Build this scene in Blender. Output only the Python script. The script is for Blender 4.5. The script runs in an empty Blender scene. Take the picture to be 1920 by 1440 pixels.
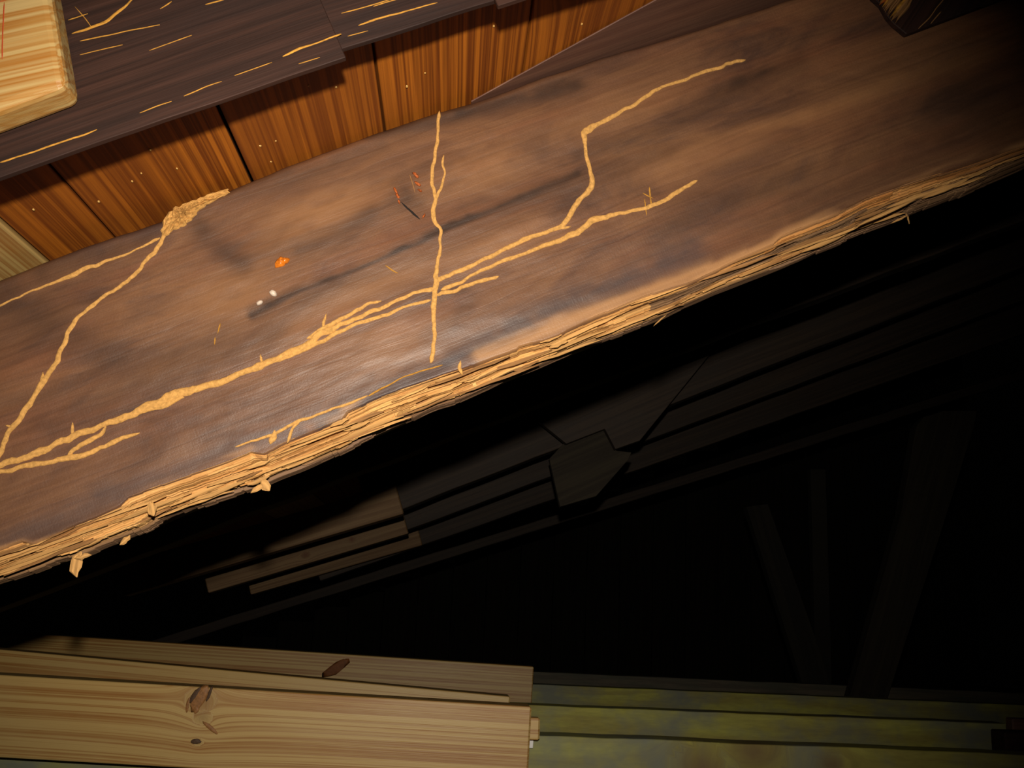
import bpy, math, random
import numpy as np
from mathutils import Vector, Matrix

# ------------------------------------------------------------------ camera
scene = bpy.context.scene
col = scene.collection
W_PX, H_PX, F_PX = 1920.0, 1440.0, 1867.0
VPX, VPY = 845.0, 1150.0            # vanishing point of the ridge direction (+Y)
ROLL = math.radians(3.4)
CAM = Vector((0.0, 0.0, 0.32))
yc = Vector(((VPX - 960) / F_PX, -(VPY - 720) / F_PX, -1.0)).normalized()
cr, sr = math.cos(ROLL), -math.sin(ROLL)
xc = Vector((cr, sr, -(cr * yc.x + sr * yc.y) / yc.z)).normalized()
zc = xc.cross(yc).normalized()
ROT = Matrix((xc, yc, zc))          # camera -> world (rows are the world axes in camera space)
cam_data = bpy.data.cameras.new('camera')
cam_data.sensor_width = 36.0
cam_data.lens = F_PX * 36.0 / W_PX
cam_data.clip_start = 0.01
cam = bpy.data.objects.new('camera', cam_data)
col.objects.link(cam)
cam.matrix_world = Matrix.Translation(CAM) @ ROT.to_4x4()
scene.camera = cam

# ------------------------------------------------------------------ world, flash, exposure
world = bpy.data.worlds.new('attic_dark')
scene.world = world
world.use_nodes = True
world.node_tree.nodes['Background'].inputs[0].default_value = (0.5, 0.45, 0.35, 1)
world.node_tree.nodes['Background'].inputs[1].default_value = 0.0004

def ray(px, py):
    return (ROT @ Vector(((px - 960) / F_PX, -(py - 720) / F_PX, -1.0)))

FLASH_POWER = 38.0
FLASH_AIM = (790, 900)
fl = bpy.data.lights.new('camera_flash', 'SPOT')
fl.energy = FLASH_POWER
fl.color = (1.0, 0.91, 0.78)
fl.spot_size = math.radians(77)
fl.spot_blend = 1.0
fl.shadow_soft_size = 0.007
flash = bpy.data.objects.new('camera_flash', fl)
col.objects.link(flash)
flash.location = CAM + ROT @ Vector((0.0, 0.065, 0.0))
flash.rotation_euler = (-ray(*FLASH_AIM)).to_track_quat('Z', 'Y').to_euler()

vs = scene.view_settings
vs.view_transform = 'Standard'
vs.look = 'None'
vs.exposure = -0.15
vs.gamma = 1.0
vs.use_curve_mapping = False

# ------------------------------------------------------------------ helpers
rnd = random.Random(7)
def P(px, py, Y):                   # pixel -> point on the plane y = Y
    d = ray(px, py)
    return CAM + d * ((Y - CAM.y) / d.y)

def plane_hit(px, py, p0, n):
    d = ray(px, py)
    return CAM + d * ((p0 - CAM).dot(n) / d.dot(n))

_tabs = {}
def vnoise(x, y, seed=0):
    if seed not in _tabs:
        _tabs[seed] = np.random.RandomState(seed + 11).rand(256, 256)
    t = _tabs[seed]
    xi, yi = np.floor(x).astype(int), np.floor(y).astype(int)
    fx, fy = x - xi, y - yi
    fx, fy = fx * fx * (3 - 2 * fx), fy * fy * (3 - 2 * fy)
    a, b = t[xi & 255, yi & 255], t[(xi + 1) & 255, yi & 255]
    c, d = t[xi & 255, (yi + 1) & 255], t[(xi + 1) & 255, (yi + 1) & 255]
    return (a * (1 - fx) + b * fx) * (1 - fy) + (c * (1 - fx) + d * fx) * fy
def fbm(x, y, seed=0, o=4):
    s, a, tot = 0, 1.0, 0
    for k in range(o):
        s = s + a * vnoise(x * 2 ** k, y * 2 ** k, seed + k); tot += a; a *= 0.5
    return s / tot

def mesh_obj(name, verts, faces, mat, parent=None, attrs=None, smooth=False, mw=None):
    me = bpy.data.meshes.new(name)
    me.from_pydata([tuple(v) for v in verts], [], [tuple(f) for f in faces])
    me.update()
    for k, a in (attrs or {}).items():
        a = np.asarray(a, dtype=np.float32)
        if a.ndim == 2:
            at = me.attributes.new(k, 'FLOAT_VECTOR', 'POINT'); at.data.foreach_set('vector', a.ravel())
        else:
            at = me.attributes.new(k, 'FLOAT', 'POINT'); at.data.foreach_set('value', a.ravel())
    if smooth:
        me.polygons.foreach_set('use_smooth', [True] * len(me.polygons))
    if mat: me.materials.append(mat)
    o = bpy.data.objects.new(name, me)
    col.objects.link(o)
    if mw is not None: o.matrix_world = mw
    if parent is not None:
        o.parent = parent
        o.matrix_parent_inverse = parent.matrix_world.inverted()
    return o

def empty(name, loc):
    o = bpy.data.objects.new(name, None)
    o.empty_display_size = 0.02
    o.location = loc
    o.matrix_world = Matrix.Translation(loc)
    col.objects.link(o)
    return o

def tag(o, label=None, cat=None, group=None, kind=None):
    for k, v in (('label', label), ('category', cat), ('group', group), ('kind', kind)):
        if v: o[k] = v
    return o

def frame(origin, ex, ey):
    ex = Vector(ex).normalized(); ey = Vector(ey); ey = (ey - ex * ey.dot(ex)).normalized()
    ez = ex.cross(ey)
    m = Matrix((ex, ey, ez)).transposed().to_4x4(); m.translation = origin
    return m

def warp_knots(x, y, knots):
    yy = y.copy(); kn = np.zeros_like(y)
    for kx, ky, kr in knots:
        dx, dy = (x - kx) * 0.75, y - ky
        r2 = dx * dx + dy * dy
        out = dy * (1 - kr * kr / np.maximum(r2, kr * kr))
        yy = yy + np.where(r2 > kr * kr, out - dy, -dy + (np.sqrt(r2)) * 0.6)
        kn = np.maximum(kn, np.clip(1.15 - np.sqrt(r2) / kr, 0, 1))
    return yy, kn

def plank_mesh(L, H, T, r=0.002, nx=24, ny=8, wav=0.0, seed=0, knots=(), offs=None, kn_amt=1.0):
    """box with eased edges: x 0..L along the grain, y 0..H, front face z = 0, back z = -T"""
    prof = []
    def arc(cy, cz, a0):
        for k in range(4):
            a = a0 + math.pi / 2 * k / 3
            prof.append((cy + r * math.cos(a), cz + r * math.sin(a)))
    for k in range(1, ny): prof.append((r + (H - 2 * r) * k / ny, 0.0))
    # counter-clockwise in (y, z): front z=0 runs +y, then top edge, back, bottom
    pts = [(r + (H - 2 * r) * k / ny, 0.0) for k in range(0, ny + 1)]
    for k in range(1, 4):
        a = math.pi / 2 - math.pi / 2 * k / 3
        pts.append((H - r + r * math.cos(a), -r + r * math.sin(a)))
    pts.append((H, -T + r))
    for k in range(1, 4):
        a = -math.pi / 2 * k / 3
        pts.append((H - r + r * math.cos(a), -T + r + r * math.sin(a)))
    pts += [(r + (H - 2 * r) * (ny - k) / ny, -T) for k in range(1, ny + 1)]
    for k in range(1, 4):
        a = -math.pi / 2 - math.pi / 2 * k / 3
        pts.append((r + r * math.cos(a), -T + r + r * math.sin(a)))
    pts.append((0, -r))
    for k in range(1, 3):
        a = math.pi - math.pi / 2 * k / 3
        pts.append((r + r * math.cos(a), -r + r * math.sin(a)))
    pr = np.array(pts); n = len(pr)
    xs = np.concatenate([[0.0], np.linspace(r, L - r, nx), [L]])
    V = np.zeros((len(xs), n, 3))
    for i, x in enumerate(xs):
        q = pr.copy()
        if i == 0 or i == len(xs) - 1:
            q[:, 0] = np.clip(q[:, 0], r, H - r); q[:, 1] = np.clip(q[:, 1], -T + r, -r)
        V[i, :, 0] = x; V[i, :, 1:] = q
    if wav:
        top = np.clip(V[..., 1] / H, 0, 1)
        X = V[..., 0]
        V[..., 1] += wav * ((fbm(X * 14, X * 0 + 3.3, seed) - .5) * top + (fbm(X * 14, X * 0 + 9.1, seed + 3) - .5) * (1 - top)) * 2
    V = V.reshape(-1, 3)
    F = []
    for i in range(len(xs) - 1):
        for j in range(n):
            k = (j + 1) % n
            F.append((i * n + j, (i + 1) * n + j, (i + 1) * n + k, i * n + k))
    F.append(tuple(range(n)))
    F.append(tuple((len(xs) - 1) * n + j for j in reversed(range(n))))
    F = [tuple(reversed(f)) for f in F]
    o = np.array(offs if offs is not None else (rnd.random() * 9, rnd.random() * 9, rnd.random() * 9))
    yy, kn = warp_knots(V[:, 0], V[:, 1] + 0.35 * V[:, 2], list(knots))
    gc = np.stack([V[:, 0], yy, V[:, 2] * .65], 1) + o
    return V, F, {'gc': gc, 'kn': kn * kn_amt}

def plank(name, mw, L, H, T, mat, parent=None, **kw):
    V, F, A = plank_mesh(L, H, T, **kw)
    return mesh_obj(name, V, F, mat, parent, A, smooth=False, mw=mw)

def prism(name, pts, thick_vec, mat, parent=None, ex=None, ey=None, bevel=0.0):
    n = len(pts); pts = [Vector(p) for p in pts]; tv = Vector(thick_vec)
    ex = Vector(ex).normalized() if ex else (pts[1] - pts[0]).normalized()
    ey = Vector(ey) if ey else Vector((0, 0, 1)); ey = (ey - ex * ey.dot(ex)).normalized()
    ez = ex.cross(ey)
    o = pts[0]
    V = pts + [p + tv for p in pts]
    F = [tuple(range(n)), tuple(n + k for k in reversed(range(n)))]
    for k in range(n): F.append((k, k + n, (k + 1) % n + n, (k + 1) % n))
    nrm = (pts[1] - pts[0]).cross(pts[2] - pts[1])
    off = Vector((rnd.random() * 9, rnd.random() * 9, 0))
    gc = [(ex.dot(v - o) + off.x, ey.dot(v - o) + ez.dot(v - o) * .35 + off.y, ez.dot(v - o)) for v in V]
    # orientation: newell normal of the front face must point away from tv
    nn = Vector((0, 0, 0))
    for k in range(n):
        a, b = pts[k], pts[(k + 1) % n]; nn += a.cross(b)
    if nn.dot(tv) > 0: F = [tuple(reversed(f)) for f in F]
    ob = mesh_obj(name, V, F, mat, parent, {'gc': np.array(gc), 'kn': np.zeros(len(V))})
    if bevel:
        m = ob.modifiers.new('eased_edges', 'BEVEL'); m.width = bevel; m.segments = 3
    return ob

def ribbon(name, pts, widths, nrm, mat, parent, seed=0, dome=0.28, step=0.0022, jit=0.28, lift=0.0):
    """an irregular raised strip along a 3-D polyline lying on a surface with normal nrm"""
    pts = [np.array(p) for p in pts]; nrm = np.array(nrm)
    seg = [np.linalg.norm(pts[k + 1] - pts[k]) for k in range(len(pts) - 1)]
    s = np.concatenate([[0], np.cumsum(seg)])
    N = max(4, int(s[-1] / step))
    ss = np.linspace(0, s[-1], N)
    A = np.array(pts)
    C = np.stack([np.interp(ss, s, A[:, k]) for k in range(3)], 1)
    if N > 8:
        for _ in range(2): C[1:-1] = .25 * C[:-2] + .5 * C[1:-1] + .25 * C[2:]
    Wd = np.interp(ss, s, widths)
    z0 = ss * 0
    T = np.gradient(C, axis=0); T /= np.linalg.norm(T, axis=1)[:, None] + 1e-9
    S = np.cross(nrm, T)
    C = C + S * ((fbm(ss / .007, z0 + seed * 1.7, 21, 3) - .5) * np.minimum(Wd, .004) * .9)[:, None]
    wl = Wd * .5 * (1 + jit * 3.0 * (fbm(ss / .008, z0 + seed * 3.1 + 5, 22, 4) - .5))
    wr = Wd * .5 * (1 + jit * 3.0 * (fbm(ss / .008, z0 + seed * 2.3 + 50, 23, 4) - .5))
    e = np.minimum(1, np.minimum(ss, s[-1] - ss) / .003 + .25)
    wl *= e; wr *= e
    h = Wd * dome * (0.7 + .6 * fbm(ss / .004, z0 + seed, 24, 3)) * e
    prof = ((-1, 0), (-.72, .75), (-.2, 1.0), (.3, .92), (.75, .7), (1, 0))
    V, gc = [], []
    for k in range(N):
        for j, (a, b) in enumerate(prof):
            ww = wl[k] if a < 0 else wr[k]
            hb = b * h[k] * (0.8 + .4 * vnoise(np.array(ss[k] / .0022 + j * 7.3), np.array(seed * .7 + j * 3.1), 25))
            V.append(C[k] + S[k] * a * ww + nrm * (hb + lift - (0.0006 if b == 0 else 0)))
            gc.append((ss[k] + seed, a * ww + seed, b * h[k]))
    n = len(prof); F = []
    for k in range(N - 1):
        for j in range(n - 1):
            F.append((k * n + j, k * n + j + 1, (k + 1) * n + j + 1, (k + 1) * n + j))
    F.append(tuple(range(n))[::-1]); F.append(tuple((N - 1) * n + j for j in range(n)))
    # make the faces point along nrm
    a, b, c = V[F[0][0]], V[F[0][1]], V[F[0][2]]
    if np.dot(np.cross(b - a, c - b), nrm) < 0: F = [f[::-1] for f in F]
    return mesh_obj(name, V, F, mat, parent, {'gc': np.array(gc), 'kn': np.zeros(len(V))}, smooth=True)

def blob(name, c, ax, mat, parent, seed=0, rough=0.25):
    """a small lumpy bead or chip; ax = three axis vectors"""
    V, F = [], []; NU, NV = 10, 6
    r = random.Random(seed)
    for i in range(NV + 1):
        th = math.pi * i / NV
        for j in range(NU):
            ph = 2 * math.pi * j / NU
            k = 1 + rough * (r.random() - .5)
            V.append(Vector(c) + (Vector(ax[0]) * math.sin(th) * math.cos(ph) + Vector(ax[1]) * math.sin(th) * math.sin(ph) + Vector(ax[2]) * math.cos(th)) * k)
    for i in range(NV):
        for j in range(NU):
            F.append((i * NU + j, i * NU + (j + 1) % NU, (i + 1) * NU + (j + 1) % NU, (i + 1) * NU + j))
    if Vector(ax[0]).cross(Vector(ax[1])).dot(Vector(ax[2])) > 0: F = [f[::-1] for f in F]
    return mesh_obj(name, V, F, mat, parent, {'gc': np.array([tuple(v) for v in V]), 'kn': np.zeros(len(V))}, smooth=True)

def sliver(name, p, d, L, w, t, nrm, mat, parent, bend=0.0):
    """a thin torn wood fibre: pointed at both ends"""
    d = Vector(d).normalized(); nrm = Vector(nrm).normalized(); sd = nrm.cross(d).normalized(); nrm = d.cross(sd)
    V, F = [], []
    N = 5
    for k in range(N + 1):
        f = k / N
        ww = w * (1 - abs(2 * f - 1) ** 2.5) * .5 + w * .06
        c = Vector(p) + d * (L * f) + nrm * (bend * math.sin(math.pi * f)) + sd * (rnd.random() - .5) * w * .4
        V += [c - sd * ww, c - sd * ww * .4 + nrm * t, c + sd * ww * .5 + nrm * t * .8, c + sd * ww, c - nrm * t * .4]
    for k in range(N):
        for j in range(5):
            F.append((k * 5 + j, k * 5 + (j + 1) % 5, (k + 1) * 5 + (j + 1) % 5, (k + 1) * 5 + j))
    F.append((4, 3, 2, 1, 0)); F.append(tuple(N * 5 + j for j in range(5)))
    F = [f[::-1] for f in F]
    gc = [(d.dot(v) , sd.dot(v), nrm.dot(v)) for v in V]
    return mesh_obj(name, V, F, mat, parent, {'gc': np.array(gc), 'kn': np.zeros(len(V))})

# ------------------------------------------------------------------ materials
def nt(name):
    m = bpy.data.materials.new(name); m.use_nodes = True
    t = m.node_tree
    return m, t, t.nodes, t.links, t.nodes['Principled BSDF']
def mapped(N, Lk, scale, loc=(0, 0, 0)):
    a = N.new('ShaderNodeAttribute'); a.attribute_name = 'gc'
    mp = N.new('ShaderNodeMapping'); mp.inputs['Scale'].default_value = scale; mp.inputs['Location'].default_value = loc
    Lk.new(a.outputs['Vector'], mp.inputs[0])
    return mp.outputs[0]
def noise(N, Lk, scale, detail=3, rough=.55, loc=(0, 0, 0), dist=0.0):
    t = N.new('ShaderNodeTexNoise'); t.inputs['Scale'].default_value = 1.0
    t.inputs['Detail'].default_value = detail; t.inputs['Roughness'].default_value = rough
    t.inputs['Distortion'].default_value = dist
    Lk.new(mapped(N, Lk, scale, loc), t.inputs['Vector'])
    return t.outputs['Fac']
def ramp(N, Lk, fac, stops):
    r = N.new('ShaderNodeValToRGB'); e = r.color_ramp.elements
    while len(e) < len(stops): e.new(0.5)
    for k, (p, c) in enumerate(stops):
        e[k].position = p; e[k].color = (c[0], c[1], c[2], 1) if not isinstance(c, (int, float)) else (c, c, c, 1)
    Lk.new(fac, r.inputs[0]); return r.outputs[0]
def mix(N, Lk, fac, a, b, mode='MIX'):
    m = N.new('ShaderNodeMix'); m.data_type = 'RGBA'; m.blend_type = mode
    for sock, v in ((m.inputs[0], fac), (m.inputs[6], a), (m.inputs[7], b)):
        if hasattr(v, 'links'): Lk.new(v, sock)
        elif isinstance(v, (int, float)): sock.default_value = v
        else: sock.default_value = (v[0], v[1], v[2], 1)
    return m.outputs[2]
def attr(N, name):
    a = N.new('ShaderNodeAttribute'); a.attribute_name = name; return a.outputs['Fac']
def bump(N, Lk, h, strength, dist, B, prev=None):
    b = N.new('ShaderNodeBump'); b.inputs['Strength'].default_value = strength; b.inputs['Distance'].default_value = dist
    Lk.new(h, b.inputs['Height'])
    if prev: Lk.new(prev, b.inputs['Normal'])
    Lk.new(b.outputs[0], B.inputs['Normal']); return b.outputs[0]

def wood(name, early, late, ring=130, along=2.2, mottle=None, mott_amt=.4, mott_scale=(6, 25, 25), rough=.55,
         ring_pos=(.40, .56), bump_s=.25, knot=(.10, .035, .012), fine=.25, spec=.35, coat=0.0):
    m, t, N, Lk, B = nt(name)
    g = noise(N, Lk, (along, ring, ring * .8), 2.0, .5, dist=.25)
    c = ramp(N, Lk, g, [(ring_pos[0], early), (ring_pos[1], late), (min(1, ring_pos[1] + .16), early)])
    f = noise(N, Lk, (along * 12, ring * 7, ring * 7), 3, .6)
    c = mix(N, Lk, fine, c, ramp(N, Lk, f, [(.3, (.25, .25, .25)), (.7, (1, 1, 1))]), 'MULTIPLY')
    if mottle:
        mo = noise(N, Lk, mott_scale, 4, .6, loc=(3.1, 1.7, 0))
        c = mix(N, Lk, ramp(N, Lk, mo, [(.42, 0.0), (.66, mott_amt)]), c, mottle)
    c = mix(N, Lk, attr(N, 'kn'), c, knot)
    Lk.new(c, B.inputs['Base Color'])
    B.inputs['Roughness'].default_value = rough
    B.inputs['Specular IOR Level'].default_value = spec
    B.inputs['Coat Weight'].default_value = coat
    B.inputs['Coat Roughness'].default_value = .25
    b1 = bump(N, Lk, f, bump_s, .0006, B)
    bump(N, Lk, g, bump_s, .0006, B, b1)
    return m

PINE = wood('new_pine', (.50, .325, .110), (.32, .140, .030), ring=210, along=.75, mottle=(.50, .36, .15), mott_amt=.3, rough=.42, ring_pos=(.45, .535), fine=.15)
PINE_DULL = wood('dimmed_pine', (.20, .118, .050), (.125, .062, .022), ring=120, along=1.6, mottle=(.14, .085, .04), mott_amt=.5, rough=.7)  # new pine with its base colour darkened to stand in for weak far light
PINE_BLOCK = wood('planed_pine', (.42, .285, .115), (.30, .120, .022), ring=190, along=2.0, mottle=(.40, .25, .075), mott_amt=.45, rough=.28, ring_pos=(.43, .55), fine=.1, spec=.5)
DECK = wood('amber_deck', (.46, .138, .011), (.17, .040, .004), ring=230, along=1.3, mottle=(.17, .045, .006), mott_amt=.6, mott_scale=(3, 14, 14), rough=.62, fine=.5, ring_pos=(.40, .55), spec=.18)
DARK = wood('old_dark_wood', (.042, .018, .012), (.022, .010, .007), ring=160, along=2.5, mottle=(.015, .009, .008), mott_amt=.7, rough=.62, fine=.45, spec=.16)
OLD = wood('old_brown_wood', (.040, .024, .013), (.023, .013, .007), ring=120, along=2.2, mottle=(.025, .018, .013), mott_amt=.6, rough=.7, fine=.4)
FLATB = wood('brown_flat_board', (.17, .080, .050), (.12, .052, .034), ring=60, along=2.5, mottle=(.085, .045, .035), mott_amt=.6, rough=.5, fine=.3)
GREEN = wood('yellow_green_old_paint', (.36, .34, .065), (.27, .23, .05), ring=40, along=4, mottle=(.14, .15, .13), mott_amt=.85, mott_scale=(9, 12, 12), rough=.7, fine=.3, knot=(.13, .075, .035))
WALLM = wood('darkened_wall', (.020, .016, .010), (.012, .010, .007), ring=60, along=2, rough=.9)  # old wood, gloom of the far end put into the base colour
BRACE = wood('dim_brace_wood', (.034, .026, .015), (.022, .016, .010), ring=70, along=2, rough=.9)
GREYJ = wood('grimy_grey_board', (.13, .105, .07), (.09, .07, .05), ring=80, along=4, mottle=(.06, .065, .045), mott_amt=.8, rough=.75, fine=.3)

def plain(name, c, rough=.6, spec=.3, grain=(150, 150, 150), var=.35, bs=.4):
    m, t, N, Lk, B = nt(name)
    f = noise(N, Lk, grain, 4, .65)
    c2 = tuple(v * (1 - var) for v in c)
    Lk.new(ramp(N, Lk, f, [(.3, c2), (.7, c)]), B.inputs['Base Color'])
    B.inputs['Roughness'].default_value = rough; B.inputs['Specular IOR Level'].default_value = spec
    bump(N, Lk, f, bs, .0008, B)
    return m
TUBE = plain('termite_frass_tan', (.60, .315, .090), .85, .1, (500, 500, 500), .45, .5)
TUBE_DIM = plain('streak_yellow_brown', (.50, .235, .035), .8, .15, (300, 600, 600), .6, .4)
FIBRE = plain('torn_fibre', (.60, .32, .105), .75, .15, (12, 700, 700), .55, .5)
FIBRE_BROWN = plain('torn_brown_fibre', (.33, .16, .055), .75, .15, (12, 700, 700), .6, .5)
RESIN = plain('orange_resin', (.75, .20, .015), .2, .6, (400, 400, 400), .6, .3)
BEAD = plain('clear_pitch_bead', (.62, .50, .40), .08, .9, (200, 200, 200), .2, .05)
AMBERBEAD = plain('amber_pitch_bead', (.62, .36, .10), .15, .8, (300, 300, 300), .3, .1)
REDFLAKE = plain('red_bark_flake', (.42, .10, .022), .6, .2, (300, 300, 300), .5, .4)
CRACKM = plain('dark_crack', (.018, .014, .012), .8, .1)
RED_INK = plain('red_ink', (.42, .055, .015), .6, .2)
WHITE = plain('white_scrap', (.75, .73, .70), .7, .2, var=.1)

# main rafter face
def face_material():
    m, t, N, Lk, B = nt('stained_rafter_face')
    mo = noise(N, Lk, (10, 26, 26), 5, .62, dist=.6)
    c = ramp(N, Lk, mo, [(.30, (.062, .030, .020)), (.46, (.125, .056, .028)), (.60, (.165, .075, .034)), (.75, (.100, .050, .031))])
    red = noise(N, Lk, (7, 40, 40), 4, .6, loc=(5.2, 2.2, 0))
    c = mix(N, Lk, ramp(N, Lk, red, [(.50, 0.0), (.72, .55)]), c, (.19, .070, .030))
    g = noise(N, Lk, (5, 330, 300), 4, .6)
    c = mix(N, Lk, .5, c, ramp(N, Lk, g, [(.32, (.52, .50, .50)), (.62, (1, 1, 1))]), 'MULTIPLY')
    sp = noise(N, Lk, (900, 900, 900), 2, .6)
    c = mix(N, Lk, .30, c, ramp(N, Lk, sp, [(.32, (.55, .55, .55)), (.68, (1.0, 1.0, 1.0))]), 'MULTIPLY')
    c = mix(N, Lk, attr(N, 'warm'), c, (.29, .135, .052))
    c = mix(N, Lk, attr(N, 'st'), c, (.036, .018, .011))
    c = mix(N, Lk, attr(N, 'blue'), c, (.040, .029, .030))
    c = mix(N, Lk, attr(N, 'tan'), c, (.50, .255, .10))
    Lk.new(c, B.inputs['Base Color'])
    B.inputs['Roughness'].default_value = .46
    B.inputs['Specular IOR Level'].default_value = .36
    saw = noise(N, Lk, (750, 60, 60), 2, .5)
    b1 = bump(N, Lk, g, .35, .0006, B)
    b2 = bump(N, Lk, saw, .13, .0005, B, b1)
    bump(N, Lk, sp, .25, .0004, B, b2)
    return m
FACE = face_material()

def rot_material():
    m, t, N, Lk, B = nt('rotted_wood')
    g = noise(N, Lk, (6, 640, 640), 4, .65)
    c = ramp(N, Lk, g, [(.28, (.24, .105, .030)), (.45, (.50, .255, .078)), (.62, (.64, .36, .125)), (.8, (.44, .215, .060))])
    mo = noise(N, Lk, (16, 80, 80), 3, .6, loc=(2, 4, 0))
    c = mix(N, Lk, ramp(N, Lk, mo, [(.5, 0.0), (.72, .6)]), c, (.40, .185, .055))
    sk = noise(N, Lk, (3.5, 230, 230), 3, .6, loc=(7, 1, 0))
    c = mix(N, Lk, ramp(N, Lk, sk, [(.50, 0.0), (.60, .75)]), c, (.20, .085, .028))
    c = mix(N, Lk, attr(N, 'org'), c, (.42, .165, .040))
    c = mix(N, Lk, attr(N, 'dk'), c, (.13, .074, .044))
    Lk.new(c, B.inputs['Base Color'])
    B.inputs['Roughness'].default_value = .7
    B.inputs['Specular IOR Level'].default_value = .25
    bump(N, Lk, g, .6, .0012, B)
    return m
ROTM = rot_material()

# ------------------------------------------------------------------ main rafter frame
YM = 0.60                                  # front face of the damaged rafter
TM = 0.040
pa, pb = P(0, 1090, YM), P(1920, 315, YM)
EX = (pb - pa).normalized(); EY = Vector((-EX.z, 0, EX.x)); EZ = Vector((0, -1, 0))
ORG = pa.copy()
def uv(px, py, Y=YM):
    d = P(px, py, Y) - ORG
    return d.dot(EX), d.dot(EY)
def UV(u, v, w=0.0):
    return ORG + EX * u + EY * v + Vector((0, w, 0))
def to_px(u, v):                            # arrays -> photo pixel on the front face
    R = np.array(ROT.transposed())
    pw = np.array(ORG)[None] + u[:, None] * np.array(EX) + v[:, None] * np.array(EY) - np.array(CAM)
    pc = pw @ R.T
    return 960 + F_PX * pc[:, 0] / -pc[:, 2], 720 - F_PX * pc[:, 1] / -pc[:, 2]

TOP = [(-150, 560), (-60, 540), (0, 520), (80, 490), (140, 466), (210, 441), (300, 412), (345, 387), (420, 357), (470, 335), (600, 285), (722, 240), (820, 207), (890, 188),
       (1000, 148), (1130, 104), (1300, 54), (1450, 6), (1600, -42), (2250, -255)]
ROTTOP = [(-150, 1085), (0, 1030), (40, 1018), (62, 1024), (150, 985), (220, 952), (240, 934), (350, 893), (470, 848), (495, 853), (530, 832), (640, 784), (652, 768), (750, 733),
          (830, 702), (880, 688), (970, 655), (975, 650), (1050, 624), (1120, 590), (1200, 562), (1300, 524), (1380, 486), (1450, 456), (1462, 444), (1560, 402), (1640, 366),
          (1700, 346), (1780, 320), (1900, 279), (1930, 270), (2250, 145)]
BOT = [(-150, 1150), (0, 1097), (150, 1045), (235, 1015), (410, 940), (500, 912), (620, 860), (700, 822), (800, 778), (900, 738), (1000, 695), (1100, 655), (1220, 607),
       (1340, 552), (1460, 505), (1560, 465), (1640, 430), (1690, 410), (1800, 370), (1920, 318), (2250, 184)]
def curve(pl, Y=YM):
    q = np.array([uv(a, b, Y) for a, b in pl]); return q[:, 0], q[:, 1]
tu, tv_ = curve(TOP); ru, rv = curve(ROTTOP); bu, bv = curve(BOT, YM + TM)
U0, U1 = uv(-120, 1100)[0], uv(2200, 280)[0]

def pdist(px, py, pl):
    best = np.full(px.shape, 1e9); sd = np.zeros(px.shape)
    for (ax, ay), (bx, by) in zip(pl[:-1], pl[1:]):
        dx, dy = bx - ax, by - ay
        t = np.clip(((px - ax) * dx + (py - ay) * dy) / (dx * dx + dy * dy), 0, 1)
        d = np.hypot(px - ax - t * dx, py - ay - t * dy)
        best = np.minimum(best, d)
    return best
def soft(px, py, pl, w): return np.exp(-(pdist(px, py, pl) / w) ** 2)
def ell(px, py, cx, cy, a, b, ang):
    c, s = math.cos(math.radians(ang)), math.sin(math.radians(ang))
    x, y = (px - cx) * c + (py - cy) * s, -(px - cx) * s + (py - cy) * c
    return np.exp(-((x / a) ** 2 + (y / b) ** 2))

rafter = empty('damaged_rafter', UV(0, 0, TM / 2))
tag(rafter, 'large dark brown sloping rafter with tan termite trails and a rotted splintered lower edge', 'rafter')

# body: front face grid + top + back + ends
NU_, NV_ = 720, 150
us = np.linspace(U0, U1, NU_)
vt = np.interp(us, tu, tv_) + (fbm(us / .02, us * 0 + 2.2, 31) - .5) * .0016
vr = np.interp(us, ru, rv) + (vnoise(us / .035, us * 0 + 1.1, 32) - .5) * .0022 + (np.floor(vnoise(us / .016, us * 0 + 3.1, 37) * 3) / 3 - .4) * .0012
fv = np.linspace(0, 1, NV_)
Ug = np.repeat(us[:, None], NV_, 1); Vg = vr[:, None] + (vt - vr)[:, None] * fv[None]
PX, PY = to_px(Ug.ravel(), Vg.ravel())
und = (fbm(Ug.ravel() / .09, Vg.ravel() / .03, 33) - .5) * .0022 + (fbm(Ug.ravel() / .02, Vg.ravel() / .012, 34) - .5) * .0006
edge_r = np.clip(1 - (vt[:, None] - Vg) / .004, 0, 1).ravel() ** 2 * .003
wq = und + edge_r + .0004
fr = np.array([np.array(ORG)]) + Ug.ravel()[:, None] * np.array(EX) + Vg.ravel()[:, None] * np.array(EY) + wq[:, None] * np.array([[0, 1, 0]])
nz = fbm(Ug.ravel() / .012, Vg.ravel() / .006, 35)
nl = fbm(Ug.ravel() / .06, Vg.ravel() / .008, 36)
wx, wy = PX + (nl - .5) * 24, PY + (nz - .5) * 9 + (nl - .5) * 12
st = np.zeros(PX.shape)
def add(m): 
    global st
    st = np.maximum(st, np.clip(m, 0, 1))
add(1.0 * soft(wx, wy, [(470, 590), (560, 545), (680, 500), (820, 435), (940, 388), (1090, 328)], 9))
add(.35 * soft(wx, wy, [(560, 560), (760, 470), (940, 400), (1100, 335), (1250, 280)], 24))
add(1.0 * ell(wx, wy, 1415, 142, 80, 16, -26))
add(.45 * soft(wx, wy, [(1090, 290), (1240, 245), (1420, 160), (1500, 105)], 20))
add(.85 * soft(wx, wy, [(700, 250), (850, 215), (960, 190), (1080, 160)], 22))
add(.6 * soft(wx, wy, [(362, 408), (385, 440), (420, 470), (450, 492)], 22))
add(.50 * soft(wx, wy, [(370, 390), (480, 352), (600, 315), (720, 270)], 18))
add(.50 * soft(wx, wy, [(80, 510), (200, 470), (300, 432)], 22))
add(.45 * soft(wx, wy, [(0, 560), (150, 640), (250, 690), (420, 640)], 40))
add(.40 * soft(wx, wy, [(100, 810), (330, 705), (420, 670), (520, 620)], 28))
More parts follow.
